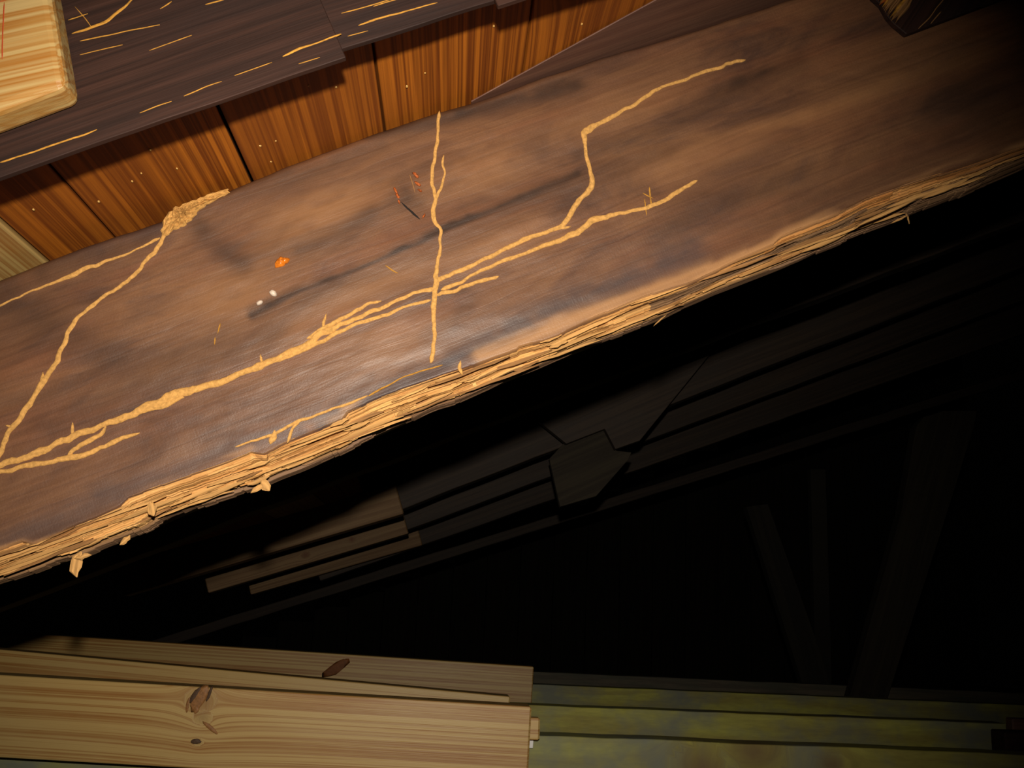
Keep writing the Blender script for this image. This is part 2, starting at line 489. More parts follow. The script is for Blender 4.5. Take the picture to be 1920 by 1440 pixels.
add(.45 * soft(wx, wy, [(1240, 430), (1330, 390), (1500, 330)], 34))
add(.40 * soft(wx, wy, [(1500, 390), (1700, 300), (1920, 215)], 36))
add(.55 * ell(wx, wy, 1800, 190, 120, 60, -20))
add(.40 * soft(wx, wy, [(560, 470), (620, 450), (700, 400)], 14))
add(.6 * ell(wx, wy, 766, 372, 36, 26, 50) * (.5 + nz))
add(.30 * soft(wx, wy, [(960, 610), (1120, 560), (1300, 490), (1460, 410)], 20))
st *= (.55 + .8 * nz)
blue = np.zeros(PX.shape)
blue = np.maximum(blue, .85 * soft(wx, wy, [(600, 800), (690, 752), (780, 712), (850, 675), (930, 640), (1000, 610)], 15))
blue = np.maximum(blue, .7 * soft(wx, wy, [(850, 665), (960, 610), (1060, 565), (1180, 520), (1300, 470)], 26))
blue = np.maximum(blue, .55 * soft(wx, wy, [(180, 930), (320, 880), (430, 840), (560, 810)], 16))
blue = np.maximum(blue, .5 * soft(wx, wy, [(0, 1015), (100, 975), (220, 925)], 18))
blue = np.maximum(blue, .45 * soft(wx, wy, [(100, 475), (250, 430), (310, 418)], 16))
blue *= np.clip(.5 + .9 * nz, 0, 1)
warm = np.zeros(PX.shape)
for cx, cy, a, b, an, s in ((600, 400, 150, 50, -22, .55), (880, 330, 150, 40, -20, .35), (640, 560, 170, 40, -22, .30), (420, 560, 90, 60, -20, .35), (1100, 230, 170, 32, -20, .25),
                            (1550, 200, 260, 14, -19, .45), (1320, 290, 180, 30, -18, .35), (900, 480, 130, 30, -22, .25), (760, 640, 120, 40, -22, .3)):
    warm = np.maximum(warm, s * ell(wx, wy, cx, cy, a, b, an))
warm *= np.clip(.4 + nz, 0, 1)
dedge = pdist(PX, PY, ROTTOP)
tan = np.clip(1 - dedge / (6 + 16 * nl), 0, 1) * .6 * np.clip((nl - .42) * 6, 0, 1)
tan = np.maximum(tan, .45 * soft(wx, wy, [(900, 668), (1000, 632), (1100, 588), (1240, 535), (1330, 500)], 13))
tan = np.maximum(tan, .5 * soft(wx, wy, [(1330, 505), (1400, 474)], 9))
rows = [fr]; n_front = fr.shape[0]
kx = np.array(EX); ky = np.array(EY); o0 = np.array(ORG)
top_f = o0 + us[:, None] * kx + (vt + .0002)[:, None] * ky + np.array([[0, .006, 0]])
top_b = o0 + us[:, None] * kx + (vt + .0002)[:, None] * ky + np.array([[0, TM, 0]])
bot_b = o0 + us[:, None] * kx + np.interp(us, bu, bv)[:, None] * ky + np.array([[0, TM, 0]])
bot_f = o0 + us[:, None] * kx + vr[:, None] * ky + np.array([[0, .012, 0]])
Vm = np.concatenate([fr, top_f, top_b, bot_b, bot_f])
F = []
idx = np.arange(NU_ * NV_).reshape(NU_, NV_)
for i in range(NU_ - 1):
    for j in range(NV_ - 1):
        F.append((idx[i, j], idx[i + 1, j], idx[i + 1, j + 1], idx[i, j + 1]))
a0 = NU_ * NV_
for i in range(NU_ - 1):
    F.append((idx[i, -1], idx[i + 1, -1], a0 + i + 1, a0 + i))
    for k in range(2):
        q = a0 + k * NU_ + i; F.append((q, q + 1, q + 1 + NU_, q + NU_))
    q = a0 + 2 * NU_ + i; F.append((q, q + 1, q + 1 + NU_, q + NU_))
    q = a0 + 3 * NU_ + i; F.append((q, q + 1, idx[i + 1, 0], idx[i, 0]))
ex_n = Vm.shape[0] - n_front
z = np.zeros(ex_n)
gcm = np.concatenate([np.stack([Ug.ravel(), Vg.ravel() + .006 * (nl - .5), wq * 0], 1)] + [np.stack([us, q, q * 0 + .02], 1) for q in (vt, vt + .04, np.interp(us, bu, bv), vr)])
mesh_obj('body', Vm, F, FACE, rafter, {'gc': gcm, 'st': np.concatenate([st, z]), 'blue': np.concatenate([blue, z]), 'warm': np.concatenate([warm, z]), 'tan': np.concatenate([tan, z])}, smooth=True)

# rotted lower edge: eroded, layered corner between the front face and the underside
NR, NT = 1500, 110
us2 = np.linspace(U0, U1, NR)
vF = np.interp(us2, us, vr) + .0006
vB = np.interp(us2, bu, bv)
jag = np.floor(vnoise(us2 / .013, us2 * 0 + 4.4, 41) * 4) / 4
vB = vB + (jag - .4) * .0022 * (vnoise(us2 / .06, us2 * 0, 42) > .4) + (vnoise(us2 / .018, us2 * 0, 43) - .5) * .0016
tt = np.linspace(0, 1, NT)
UU = np.repeat(us2[:, None], NT, 1); TT = np.repeat(tt[None], NR, 0)
BR = .70
vv = np.where(TT < BR, vF[:, None] + (vB - vF)[:, None] * (TT / BR), vB[:, None])
ww = np.where(TT < BR, .020 * np.clip(TT / BR, 0, 1) ** 1.25, .020 + (.0395 - .020) * (TT - BR) / (1 - BR))
skew = UU + .003 * fbm(UU / .03, TT * 12, 44)
n1 = vnoise(skew / .14, TT * 13, 45); n2 = vnoise(skew / .07, TT * 31, 46); n3 = vnoise(skew / .02, TT * 52, 47)
lay = np.floor((.55 * n1 + .45 * n2) * 7) / 7
D = (1 - lay) * .0058 + (n3 - .5) * .0011
crk = np.abs(vnoise(skew / .16, TT * 15, 48) - .5)
gate = vnoise(skew / .05, TT * 6, 49) > .40
D = D + np.where((crk < .05) & gate, .0100, 0)
hole = (vnoise(skew / .014, TT * 16, 50) > .80) & (TT > .35) & (TT < .8)
D = D + np.where(hole, .004, 0)
tp = np.clip(TT / .10, 0, 1) * np.clip((1 - TT) / .10, 0, 1)
ppx, ppy = to_px(UU.ravel(), vv.ravel()); ppx = ppx.reshape(UU.shape)
calm = np.clip(1 - np.abs(TT - .18) / .16, 0, 1) * (((ppx > 225) & (ppx < 500)) | ((ppx > 1440) & (ppx < 1680)))
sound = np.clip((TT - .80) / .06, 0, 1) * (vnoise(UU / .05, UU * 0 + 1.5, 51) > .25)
D = D * tp * (1 - .85 * calm) * (1 - .8 * sound) * np.where(ppx > 1700, .7, 1)
# inward direction: up and back
nvx, nwx = np.where(TT < BR, .55, 1.0), np.where(TT < BR, .85, .0)
vv2 = vv + D * nvx; ww2 = ww + D * nwx
Vr = o0 + UU.ravel()[:, None] * kx + vv2.ravel()[:, None] * ky + ww2.ravel()[:, None] * np.array([[0, 1, 0]])
F = []
ix = np.arange(NR * NT).reshape(NR, NT)
for i in range(NR - 1):
    for j in range(NT - 1):
        F.append((ix[i, j + 1], ix[i + 1, j + 1], ix[i + 1, j], ix[i, j]))
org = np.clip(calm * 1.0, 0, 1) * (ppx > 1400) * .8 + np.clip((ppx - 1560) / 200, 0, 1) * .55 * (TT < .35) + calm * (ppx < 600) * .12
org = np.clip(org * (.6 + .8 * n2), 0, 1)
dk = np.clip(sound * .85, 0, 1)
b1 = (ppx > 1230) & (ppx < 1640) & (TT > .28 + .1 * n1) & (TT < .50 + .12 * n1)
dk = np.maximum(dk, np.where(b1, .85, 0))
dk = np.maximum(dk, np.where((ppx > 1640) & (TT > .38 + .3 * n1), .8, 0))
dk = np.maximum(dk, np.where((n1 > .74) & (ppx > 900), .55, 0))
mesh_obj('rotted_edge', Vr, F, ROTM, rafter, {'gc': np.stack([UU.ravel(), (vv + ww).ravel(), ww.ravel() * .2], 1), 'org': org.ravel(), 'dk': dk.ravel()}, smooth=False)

def rotpt(px, t):
    u = uv(px, np.interp(px, [a for a, b in ROTTOP], [b for a, b in ROTTOP]))[0]
    i = int(np.clip(np.searchsorted(us2, u), 0, NR - 1)); j = int(t * (NT - 1))
    return Vector(Vr[i * NT + j]), Vector(o0 + us2[i] * kx + vv[i, j] * ky + ww[i, j] * np.array([0, 1, 0]))
NROT = (Vector((0, -1, 0)) * .8 - EY * .6).normalized()
for k in range(70):
    px = rnd.uniform(-20, 1900); t = rnd.uniform(.06, .72)
    if 235 < px < 470 and t < .35: t += .35
    if 1440 < px < 1680 and t < .4: t += .35
    _, p = rotpt(px, t)
    L = rnd.uniform(.012, .06); d = (EX + EY * rnd.uniform(-.05, .05) + EZ * rnd.uniform(-.02, .03))
    m = FIBRE if rnd.random() < .72 else FIBRE_BROWN
    sliver('splinter', p - EX * L * .5 - NROT * rnd.uniform(.0005, .003), d, L, rnd.uniform(.0012, .0032), rnd.uniform(.0006, .0014), NROT, m, rafter, rnd.uniform(-.0006, .001))
# the larger loose chips hanging from the edge
def hang(px0, py0, px1, py1, wpx, Y, mat=FIBRE):
    a, b = P(px0, py0, Y), P(px1, py1, Y)
    return sliver('splinter', a, b - a, (b - a).length, wpx * Y / F_PX, .0007, (0, -1, 0), mat, rafter, .0008)
hang(150, 1034, 141, 1082, 19, YM + .012); hang(140, 1048, 172, 1040, 8, YM + .01); hang(490, 900, 508, 918, 16, YM + .012); hang(470, 924, 500, 908, 9, YM + .012)
hang(282, 940, 288, 968, 15, YM + .004); hang(1698, 400, 1705, 420, 3, YM + .02); hang(1670, 420, 1702, 404, 4, YM + .012); hang(1600, 428, 1722, 372, 7, YM + .004)
hang(1225, 612, 1250, 590, 3, YM + .01); hang(225, 1022, 245, 1004, 9, YM + .01)

# termite trails on the face
px2m = YM / F_PX * 1.02
def trail(pl, seed, mat=TUBE, dome=.15, jit=.28):
    pts = [UV(*uv(a, b), -.0001) for a, b, w in pl]
    return ribbon('termite_trail', pts, [w * px2m * .84 for a, b, w in pl], (0, -1, 0), mat, rafter, seed, dome, .0013, jit)
TR = [
 [(824,208,7),(820,250,9),(817,285,10),(811,320,10),(811,350,10),(817,375,9),(814,395,8),(816,415,9),(826,432,9),(824,470,10),(816,500,10),(817,530,16),(815,560,11),(812,600,10),(815,630,10),(812,655,9),(806,680,11)],
 [(831,290,6),(828,310,8),(834,322,8),(829,345,8),(820,365,8),(812,380,7),(808,398,7),(814,415,7),(822,428,6)],
 [(832,318,4),(843,313,4)],
 [(815,530,12),(835,520,8),(880,500,10),(930,475,11),(990,446,10),(1030,432,10),(1052,425,12),(1066,410,13),(1075,390,12),(1090,370,11),(1108,352,13),(1111,338,11),(1105,315,9),(1099,290,8),(1099,270,8),(1094,250,15),(1110,240,15),(1125,230,12),(1160,212,10),(1190,195,9),(1225,170,9),(1260,155,8),(1300,143,8),(1350,125,10),(1363,118,10),(1398,112,6)],
 [(1045,428,8),(1070,424,5)],
 [(826,542,10),(860,530,8),(900,508,8),(950,487,8),(1000,470,9),(1050,450,11),(1080,440,14),(1110,415,14),(1150,404,11),(1200,392,11),(1240,378,12),(1280,355,11),(1308,338,8)],
 [(1208,372,3),(1212,405,3)], [(1218,350,4),(1222,390,4)], [(1205,362,3),(1225,372,3)],
 [(818,550,12),(845,548,11),(870,535,10),(900,527,10),(935,517,8)],
 [(815,540,11),(790,545,10),(770,553,9),(745,562,9),(720,575,10),(690,585,10),(650,603,12),(610,620,17),(585,640,19),(555,655,15),(520,672,13),(490,683,21),(460,695,15),(430,710,14),(390,722,14),(340,737,20),(310,748,20),(275,762,15),(240,780,17),(210,790,16),(170,805,14),(130,820,14),(90,838,14),(40,858,14),(0,870,14),(-60,890,14)],
 [(808,562,8),(790,567,8),(760,575,8),(730,588,10),(700,597,10),(660,610,10),(630,625,10),(600,642,10),(570,655,9),(540,668,9),(500,683,7)],
 [(715,563,5),(690,572,9),(650,590,10),(625,605,10),(598,618,10),(575,635,9)],
 [(605,614,9),(612,588,4)], [(490,680,10),(488,664,4)], [(136,816,8),(137,792,4)], [(260,775,10),(300,760,12),(345,742,8),(320,755,10),(280,768,9)],
 [(262,812,5),(235,820,9),(200,835,10),(160,850,13),(130,855,15),(100,865,11),(60,870,12),(20,880,11),(-10,887,10),(-60,900,10)],
 [(200,800,10),(190,812,9),(160,830,10),(135,845,10),(128,856,10)],
 [(312,436,11),(290,470,10),(255,512,10),(225,535,10),(180,565,10),(150,590,11),(125,625,11),(115,655,11),(100,690,12),(80,720,12),(50,760,12),(25,800,13),(8,835,13),(-40,905,13)],
 [(80,698,6),(75,725,11)], [(10,798,5),(22,802,8)],
 [(300,446,6),(268,462,4),(245,472,4),(220,483,5),(170,498,10),(135,515,10),(100,530,7),(60,545,4),(0,573,6),(-60,592,6)],
 [(440,838,4),(480,825,5),(510,815,7),(560,790,7),(620,768,6),(690,742,5)], [(515,806,6),(514,822,14),(506,832,16)], [(562,785,6),(548,805,6),(538,830,7)],
 [(864,676,5),(862,690,8),(868,702,8)], [(412,606,4),(408,625,3)], [(404,632,4),(402,646,3)], [(722,498,4),(746,512,3)], [(690,742,4),(760,705,3),(830,684,3)],
]
for k, pl in enumerate(TR):
    faint = k in (6, 7, 8) or k >= len(TR) - 4
    trail(pl, k + 1, TUBE_DIM if faint else TUBE, jit=.24 if faint else .40)
# mud plug at the top edge
plug = [(305,448),(300,430),(312,398),(330,388),(345,382),(372,372),(400,360),(425,354),(432,360),(395,380),(372,396),(358,414),(344,424),(325,432)]
cx_, cy_ = 345, 402
pl2 = []
for i, (a, b) in enumerate(plug):
    c, d = plug[(i + 1) % len(plug)]
    for q in range(4):
        pl2.append((a + (c - a) * q / 4 + rnd.uniform(-2.5, 2.5), b + (d - b) * q / 4 + rnd.uniform(-2, 2)))
plug = pl2
V, F = [], []; K = len(plug); rings = 12
for r_ in range(rings):
    f = 1 - r_ / rings
    for i, (a, b) in enumerate(plug):
        q = UV(*uv(cx_ + (a - cx_) * f, cy_ + (b - cy_) * f), 0)
        lift = .0030 * (1 - f ** 2.2) * (1 + 1.3 * (rnd.random() - .5)) - (.001 if r_ == 0 else 0)
        V.append(q + Vector((0, -lift, 0)))
V.append(UV(*uv(cx_, cy_), -.004))
for r_ in range(rings - 1):
    for i in range(K):
        j = (i + 1) % K; F.append((r_ * K + i, r_ * K + j, (r_ + 1) * K + j, (r_ + 1) * K + i))
for i in range(K): F.append(((rings - 1) * K + i, (rings - 1) * K + (i + 1) % K, rings * K))
n0 = (V[F[0][1]] - V[F[0][0]]).cross(V[F[0][2]] - V[F[0][1]])
if n0.y > 0: F = [f[::-1] for f in F]
mesh_obj('mud_plug', V, F, TUBE, rafter, {'gc': np.array([tuple(v) for v in V]), 'kn': np.zeros(len(V))})
def face_blob(name, px, py, rx, ry, h, mat, ang=0, seed=0, rough=.25):
    c = UV(*uv(px, py), -.0002); a = math.radians(ang)
    e1 = EX * math.cos(a) + EY * math.sin(a); e2 = -EX * math.sin(a) + EY * math.cos(a)
    return blob(name, c, (e1 * rx * px2m, e2 * ry * px2m, Vector((0, -h, 0))), mat, rafter, seed, rough)
face_blob('resin_spot', 526, 492, 13, 9, .0022, RESIN, 0, 1, .7)
face_blob('resin_spot', 536, 488, 7, 6, .0018, RESIN, 30, 2, .6)
face_blob('pitch_bead', 512, 550, 8, 6, .0025, BEAD, -60, 3, .2)
face_blob('pitch_bead', 487, 568, 7, 4, .002, BEAD, 10, 4, .2)
for k, (a, b, rx, ry, an) in enumerate(((742, 358, 9, 3, 70), (746, 368, 6, 3, 80), (779, 328, 8, 3, 90), (783, 345, 8, 3, 100), (788, 358, 5, 2, 100), (795, 405, 6, 2, 20), (748, 378, 5, 2, 60))):
    face_blob('bark_flake', a, b, rx, ry, .0012, REDFLAKE, an + 22, 20 + k, .7)
trail([(752, 378, 3), (762, 388, 5), (775, 400, 6), (788, 411, 4)], 90, CRACKM, .05)
trail([(768, 326, 2), (774, 345, 3), (778, 362, 2)], 91, FIBRE_BROWN, .08)

# ------------------------------------------------------------------ roof deck (setting)
ta, tb = P(0, 520, YM), P(1450, 8, YM)
DX = (tb - ta).normalized(); DN = Vector((DX.z, 0, -DX.x))        # DN points down into the attic
dk0 = ta - DN * .0120                                              # a point of the deck underside at Y = YM
dk0.y = 0
deck = empty('ceiling', Vector((0, YM, (dk0 + DX * .3).z)))
tag(deck, 'amber wooden roof deck boards seen from below above the rafters', 'roof deck', kind='structure')
def deck_s(px, py): return (plane_hit(px, py, dk0, DN) - dk0).dot(DX)
ed = [deck_s(85, 485), deck_s(210, 440), deck_s(470, 335), deck_s(722, 240), deck_s(985, 112)]
wd = (ed[4] - ed[1]) / 3
cuts = [ed[0] - wd * 3, ed[0] - wd * 2, ed[0] - wd, ed[0], ed[1], ed[2], ed[3], ed[4]] + [ed[4] + wd * k for k in range(1, 14)]
Y0, Y1 = .4455, 6.0
for k in range(len(cuts) - 1):
    a, b = cuts[k], cuts[k + 1]
    pine = cuts[k + 1] == ed[0]
    g = .0012 if cuts[k] == ed[2] else .0007
    drop = .002 if pine else (0.0006 * (k % 3))
    o = dk0 + DX * (a + g) + DN * drop; o.y = Y0
    mwk = frame(o, (0, 1, 0), DX)
    Lb = (Y1 - Y0)
    kn = ((.055, (b - a) * .3, .010),) if k == 7 else ()
    bd = plank('deck_board', mwk, Lb, b - a - 2 * g, .018, PINE if pine else DECK, deck, nx=260 if k == 7 else 30, ny=24 if k == 7 else 4, r=.0012, knots=kn)
    if pine: bd['label'] = 'pale new pine deck board'
# pitch drops on the deck
drops = [(265, 325), (248, 340), (332, 316), (282, 281), (530, 191), (517, 264), (488, 273), (508, 303), (63, 393), (185, 378), (797, 137), (763, 162), (926, 49), (1091, 45), (630, 163), (578, 160)]
for k, (a, b) in enumerate(drops):
    c = plane_hit(a, b, dk0 + DN * .001, DN); s = (c - dk0).dot(DX)
    own = [o for o in deck.children][max(0, int(np.searchsorted(cuts, s)) - 1)]
    sz = rnd.uniform(.0004, .0009)
    blob('pitch_drop', c, (DX * sz, Vector((0, sz * 1.6, 0)), DN * sz), AMBERBEAD, own, 60 + k, .4)

# flat board wedged between deck and rafter on the right
def flat(px, py): return plane_hit(px, py, dk0 + DN * .0030, DN)
c0 = flat(884, 191); c1 = flat(1240, -5)
e = (c1 - c0)
pts = [Vector((c0.x, YM + .02, c0.z)), c0, c1, c1 + DX * .55, c0 + DX * .95 + Vector((0, .02, 0))]
fbd = prism('packing_board', pts, -DN * .0010, FLATB, None, ex=DX, ey=(0, 1, 0), bevel=.0003)
tag(fbd, 'flat reddish brown board wedged between the deck and the top of the damaged rafter', 'board')

# ------------------------------------------------------------------ near dark boards, upper left
YN = .437
def near_board(name, corner, left, Y, L, H, label, streaks, seed, to_right=None):
    c = P(*corner, Y); l = P(*left, Y)
    ex = (c - l).normalized(); ey = Vector((-ex.z, 0, ex.x))
    o = c - ex * L if to_right is None else l
    root = empty(name, o.copy())
    plank('board', frame(o, ex, ey), L, H, .0034, DARK, root, nx=90, ny=10, r=.0004, wav=.0012, seed=seed)
    for k, pl in enumerate(streaks):
        s_pts = [P(a, b, Y) + Vector((0, -.0003, 0)) for a, b, w in pl]
        ribbon('borer_streak', s_pts, [w * .62 * Y / F_PX for a, b, w in pl], (0, -1, 0), TUBE_DIM, root, seed * 10 + k, .12, .0014, .35)
    tag(root, label, 'board', 'dark streaked boards above the deck')
    return root
S1 = [[(135,64,5),(165,53,9),(195,45,11),(212,30,10),(232,14,9),(252,-2,9)], [(150,77,3),(200,67,3),(250,56,3),(300,47,2)], [(530,106,7),(560,92,9),(590,82,6),(640,64,5)],
      [(0,305,7),(60,286,5),(110,268,5),(150,256,7),(182,243,3)], [(345,181,3),(385,163,3),(416,153,2)], [(262,212,3),(300,197,3),(322,190,2)], [(440,142,2),(510,117,2)],
      [(300,17,2),(322,3,5)], [(385,9,4),(425,-2,4)], [(150,103,2),(230,84,2)], [(128,38,3),(165,26,2)], [(140,12,2),(160,34,3),(172,52,3)], [(280,95,2),(360,66,2)], [(560,120,2),(600,108,2)]]
near_board('dark_board', (648, 106), (0, 333), YN, .62, .26, 'dark purple brown board behind the pine block, longest and lowest at upper left', S1, 3)
S2 = [[(672,48,4),(700,38,7),(725,31,6),(770,19,4),(820,5,4)], [(640,25,3),(690,12,3),(730,0,3)], [(652,68,3),(690,58,2)], [(700,12,3),(760,-6,3)]]
near_board('dark_board', (940, -4), (630, 92), YN + .0037, (P(940, -4, YN) - P(630, 92, YN)).length, .24, 'dark board butted against the end of the longest streaked board', S2, 4)
near_board('dark_board', (1300, -105), (934, 11), YN, (P(1300, -105, YN) - P(934, 11, YN)).length, .24, 'dark board of which only a corner shows at the top edge, third along', [], 5)

# pine block, top left
YP = .417
pb_pts = [P(a, b, YP) for a, b in ((-140, 258), (124, 160), (96, -6), (76, -120), (-140, -120))]
blk = empty('pine_block', P(60, 160, YP + .01))
fr_b = prism('block', pb_pts, (0, .0195, 0), PINE_BLOCK, blk, ex=P(100, 100, YP) - P(0, 122, YP), ey=(0, 0, 1), bevel=.0042)
tag(blk, 'pale new pine block with eased edges fixed over the dark board at top left', 'wood block')
for pl in ([(8, 4), (5, 60), (4, 112)], [(-6, 3), (12, 1)]):
    pts = [P(a, b, YP) for a, b in pl]
    ribbon('red_ink_mark', pts, [3.5 * YP / F_PX] * len(pts), (0, -1, 0), RED_INK, blk, 77, .03, .002, .2)

# block with torn end, top right, nailed on the rafter face
tb_ = empty('torn_block', P(1760, 0, .59))
tag(tb_, 'dark block with a torn splintered end on the rafter face at top right', 'wood block')
YT = .5945
prism('block', [P(a, b, YT) for a, b in ((1636, -6), (1652, 8), (1664, 30), (1676, 44), (1700, 64), (1872, 0), (1990, -44), (1990, -150), (1622, -46), (1626, -26))], (0, .0050, 0), DARK, tb_, ex=P(1760, -60, YT) - P(1700, 30, YT), ey=(0, 0, 1), bevel=.0008)
for k in range(16):
    f = k / 15
    a = (1640 + 36 * f + rnd.uniform(-3, 3), -6 + 48 * f); b = (a[0] + 38 + rnd.uniform(-8, 8), a[1] - 52 + rnd.uniform(-6, 6))
    p0, p1 = P(*a, YT - .0005), P(*b, YT - .0005)
    sliver('splinter', p0, p1 - p0, (p1 - p0).length, rnd.uniform(.0018, .0032), .0014, (0, -1, 0), rnd.choice([FIBRE_BROWN, REDFLAKE, FIBRE_BROWN, TUBE_DIM]), tb_, .0006)
for pl in ([(1722, 54), (1740, 36), (1760, 10), (1775, -10)], [(1745, 45), (1765, 20)]):
    ribbon('borer_streak', [P(a, b, YT) for a, b in pl], [3 * YT / F_PX] * len(pl), (0, -1, 0), FIBRE_BROWN, tb_, 81, .12, .0016, .3)

# ------------------------------------------------------------------ farther rafters
def beam(name, pl, Y, H, T, mat, label, cat, group=None, **kw):
    """pl = (left px, right px) of the lower front edge"""
    a, b = P(*pl[0], Y), P(*pl[1], Y)
    ex = (b - a).normalized(); ey = Vector((-ex.z, 0, ex.x))
    for q in (a, b):                        # never taller than the room under the deck
        H = min(H, abs((q - Vector((dk0.x, q.y, dk0.z))).dot(DN) / ey.dot(DN)) - .004)
    o = plank(name, frame(a, ex, ey), (b - a).length, H, T, mat, None, **kw)
    return tag(o, label, cat, group)
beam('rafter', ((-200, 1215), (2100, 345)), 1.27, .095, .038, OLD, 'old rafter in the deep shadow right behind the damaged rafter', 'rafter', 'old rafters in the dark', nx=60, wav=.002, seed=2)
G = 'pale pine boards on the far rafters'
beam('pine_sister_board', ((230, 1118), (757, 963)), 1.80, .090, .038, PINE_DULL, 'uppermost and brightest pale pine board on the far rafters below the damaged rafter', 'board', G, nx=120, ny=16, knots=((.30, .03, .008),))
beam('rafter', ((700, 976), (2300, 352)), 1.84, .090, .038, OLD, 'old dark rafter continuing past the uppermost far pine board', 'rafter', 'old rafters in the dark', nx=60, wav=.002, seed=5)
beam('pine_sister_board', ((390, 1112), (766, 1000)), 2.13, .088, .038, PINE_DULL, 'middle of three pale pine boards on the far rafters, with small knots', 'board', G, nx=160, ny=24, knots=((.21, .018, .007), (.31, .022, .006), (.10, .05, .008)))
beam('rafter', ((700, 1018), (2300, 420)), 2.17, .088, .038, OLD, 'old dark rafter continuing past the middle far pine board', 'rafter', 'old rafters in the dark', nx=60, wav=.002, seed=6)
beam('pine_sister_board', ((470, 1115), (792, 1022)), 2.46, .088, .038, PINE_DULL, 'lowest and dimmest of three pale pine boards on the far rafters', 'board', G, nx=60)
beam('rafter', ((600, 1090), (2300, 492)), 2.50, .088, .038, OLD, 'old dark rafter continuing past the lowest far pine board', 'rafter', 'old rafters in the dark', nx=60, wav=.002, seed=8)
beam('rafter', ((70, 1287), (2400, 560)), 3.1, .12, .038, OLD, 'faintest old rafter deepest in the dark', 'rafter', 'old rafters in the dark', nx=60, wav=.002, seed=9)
def plate(name, pl, Y, T, mat, label, cat, exd, group=None, ground=()):
    pts = [P(a, b, Y) for a, b in pl]
    for i, j in ground:                     # run the foot i on along its side (from j) down to the floor
        d = pts[i] - pts[j]; pts[i] = pts[j] + d * ((0.0 - pts[j].z) / d.z)
    o = prism(name, pts, (0, T, 0), mat, None, ex=exd, ey=(0, 0, 1), bevel=.001)
    return tag(o, label, cat, group)
plate('gusset_plate', ((1390, 592), (1200, 826), (1154, 842), (1134, 804), (1062, 832), (1010, 790), (1040, 640), (1200, 590)), 1.765, .018, OLD, 'dark gusset plate with a long diagonal edge below the damaged rafter', 'gusset', (1, 0, .5))
plate('gusset_plate', ((1134, 806), (1156, 845), (1184, 848), (1178, 862), (1118, 930), (1050, 950), (1030, 860), (1060, 828)), 1.79, .018, BRACE, 'small dark block under the notch of the diagonal gusset plate', 'gusset', (1, 0, .5))
# leaning braces, far right
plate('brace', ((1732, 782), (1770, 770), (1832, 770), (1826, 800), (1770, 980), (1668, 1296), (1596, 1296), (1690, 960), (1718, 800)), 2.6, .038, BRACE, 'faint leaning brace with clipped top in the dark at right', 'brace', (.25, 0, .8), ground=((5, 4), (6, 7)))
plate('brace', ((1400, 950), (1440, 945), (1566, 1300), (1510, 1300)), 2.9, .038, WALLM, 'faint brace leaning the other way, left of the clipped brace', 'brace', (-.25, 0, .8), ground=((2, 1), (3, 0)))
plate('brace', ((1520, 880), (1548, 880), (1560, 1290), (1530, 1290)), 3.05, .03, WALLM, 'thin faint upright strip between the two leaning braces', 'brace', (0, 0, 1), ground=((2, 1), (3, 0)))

# ------------------------------------------------------------------ joists, bottom
def joist(name, tl, tr, Y, H, T, mat, label, group=None, **kw):
    a, b = P(*tl, Y), P(*tr, Y)
    ex = (b - a).normalized(); ey = Vector((-ex.z, 0, ex.x))
    o = plank(name, frame(a - ey * H, ex, ey), (b - a).length, H, T, mat, None, **kw)
    return tag(o, label, 'joist', group)
GJ = 'new pine ceiling joists'
j0 = P(-60, 1262, 1.14); px_j = lambda a, b: ((P(a, b, 1.14) - P(-60, 1262, 1.14)))
exj = (P(997, 1325, 1.14) - j0).normalized(); eyj = Vector((-exj.z, 0, exj.x))
def jk(a, b, r): 
    d = P(a, b, 1.14) - j0; return (d.dot(exj), d.dot(eyj) + .083, r)
joist('pine_joist', (-60, 1262), (997, 1325), 1.14, .0830, .038, PINE, 'front bright pine joist with a large knot at bottom left', GJ, nx=420, ny=60, r=.002,
      knots=(jk(376, 1312, .013), jk(380, 1345, .008), jk(372, 1392, .004)), kn_amt=.35)
joist('pine_joist', (-300, 1190), (957, 1306), 1.47, .089, .038, PINE, 'second pine joist, a narrow wedge above the front pine joist', GJ, nx=60, knots=())
joist('pine_joist', (-200, 1172), (1001, 1250), 2.05, .089, .038, PINE, 'rearmost pine joist with a reddish diagonal knot, ending square', GJ, nx=300, ny=40)
kb = blob('knot', P(630, 1252, 2.0498), ((P(652, 1236, 2.05) - P(606, 1268, 2.05)) * .5, (P(640, 1254, 2.05) - P(628, 1242, 2.05)) * .6, Vector((0, -.0008, 0))), plain('red_knot', (.22, .075, .02), .6, .2, (60, 60, 60), .5), None, 3, .35)
kb.parent = bpy.data.objects['pine_joist.002']; kb.matrix_parent_inverse = kb.parent.matrix_world.inverted()
st_ = ribbon('pitch_streak', [P(a, b, 1.1402) for a, b in ((360, 1388), (380, 1394), (430, 1398), (492, 1405))], [.006, .003, .002, .001], (0, -1, 0), plain('brown_pitch', (.20, .055, .015), .5), bpy.data.objects['pine_joist'], 5, .05, .002, .3)
KNOTB = plain('knot_brown', (.34, .15, .045), .55, .3, (300, 300, 300), .45)
KNOTD = plain('knot_dark_rim', (.10, .055, .03), .6, .2, (300, 300, 300), .4)
jp = bpy.data.objects['pine_joist']
def jblob(a, b, rx, ry, ang, mat, seed):
    s_ = 1.14 / F_PX; q = math.radians(ang)
    e1 = exj * math.cos(q) + eyj * math.sin(q); e2 = -exj * math.sin(q) + eyj * math.cos(q)
    blob('knot', P(a, b, 1.1401), (e1 * rx * s_, e2 * ry * s_, Vector((0, -.0008, 0))), mat, jp, seed, .3)
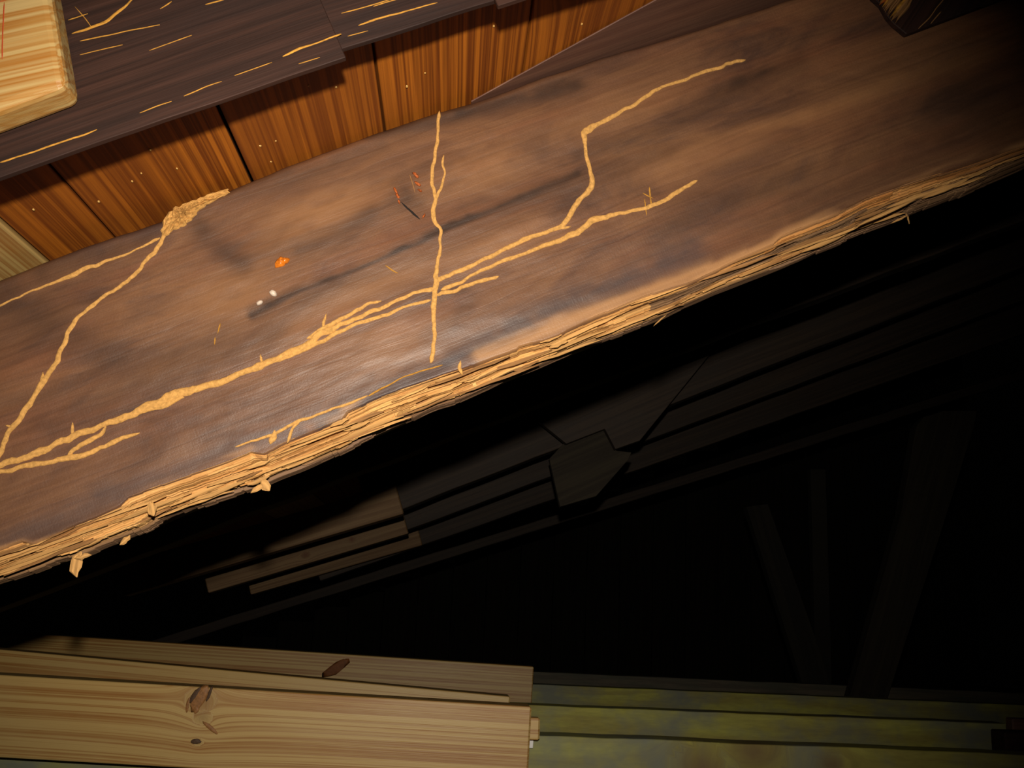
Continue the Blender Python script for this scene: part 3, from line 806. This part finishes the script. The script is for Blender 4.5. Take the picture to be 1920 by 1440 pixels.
jblob(374, 1310, 25, 12, 62, KNOTB, 3); jblob(366, 1303, 18, 5, 60, KNOTD, 4); jblob(392, 1302, 14, 3, 75, KNOTD, 5); jblob(368, 1330, 8, 5, 80, KNOTB, 6); jblob(367, 1390, 10, 5, 0, KNOTD, 7)
jblob(352, 1322, 14, 3, 85, KNOTB, 8); jblob(395, 1365, 18, 4, -35, KNOTB, 9)
GO = 'old paint-stained ceiling joists'
joist('old_joist', (-200, 1330), (2200, 1426), 1.185, .150, .042, GREEN, 'nearest old yellow-green stained joist along the bottom right edge', GO, nx=200, ny=24, wav=.0015, seed=12, knots=((.96, .14, .030), (.90, .12, .03), (1.05, .13, .018), (.36, .13, .06)), kn_amt=.75)
joist('old_joist', (300, 1296), (1888, 1357), 1.515, .130, .042, GREEN, 'middle old yellow-green joist ending beside a dark stub at right', GO, nx=120, wav=.0015, seed=13)
joist('old_joist', (500, 1262), (2200, 1334), 2.10, .130, .042, GREEN, 'rear old joist showing as a narrow yellow strip at right', GO, nx=120, wav=.0012, seed=14)
joist('old_joist', (500, 1238), (2200, 1312), 2.75, .110, .042, GREYJ, 'grimy grey joist barely visible behind the yellow strip', GO, nx=80, wav=.0015, seed=15)
joist('pine_scrap', (985, 1345), (1013, 1346), 1.16, .024, .012, PINE, 'small pine scrap sticking out past the end of the front pine joist', None, nx=6)
joist('white_scrap', (990, 1381), (1001, 1382), 1.175, .012, .004, WHITE, 'tiny white sliver under the pine scrap at the joist end', None, nx=4, r=.0005)
joist('joist_stub', (1884, 1372), (2060, 1378), 1.44, .10, .04, DARK, 'dark stub standing at the right end of the middle old joist', None, nx=10)
joist('wood_chip', (1898, 1347), (1990, 1350), 1.49, .03, .02, FLATB, 'small brown chip on top of the dark stub at right edge', None, nx=6)
bpy.data.objects['pine_scrap']['category'] = 'scrap'; bpy.data.objects['white_scrap']['category'] = 'scrap'; bpy.data.objects['wood_chip']['category'] = 'scrap'

# ------------------------------------------------------------------ the rest of the attic shell
flo = mesh_obj('floor', [(-3, -1, 0), (4, -1, 0), (4, 7, 0), (-3, 7, 0), (-3, -1, -.02), (4, -1, -.02), (4, 7, -.02), (-3, 7, -.02)],
               [(0, 1, 2, 3), (7, 6, 5, 4), (0, 4, 5, 1), (1, 5, 6, 2), (2, 6, 7, 3), (3, 7, 4, 0)], GREYJ, None, {'gc': np.array([(a, b, 0) for a in range(2) for b in range(4)], float), 'kn': np.zeros(8)})
tag(flo, 'dark attic floor below the joists', 'floor', kind='structure')
gw = empty('wall_back', Vector((0, 6.05, 0)))
tag(gw, 'dark board gable wall at the far end of the attic', 'wall', kind='structure')
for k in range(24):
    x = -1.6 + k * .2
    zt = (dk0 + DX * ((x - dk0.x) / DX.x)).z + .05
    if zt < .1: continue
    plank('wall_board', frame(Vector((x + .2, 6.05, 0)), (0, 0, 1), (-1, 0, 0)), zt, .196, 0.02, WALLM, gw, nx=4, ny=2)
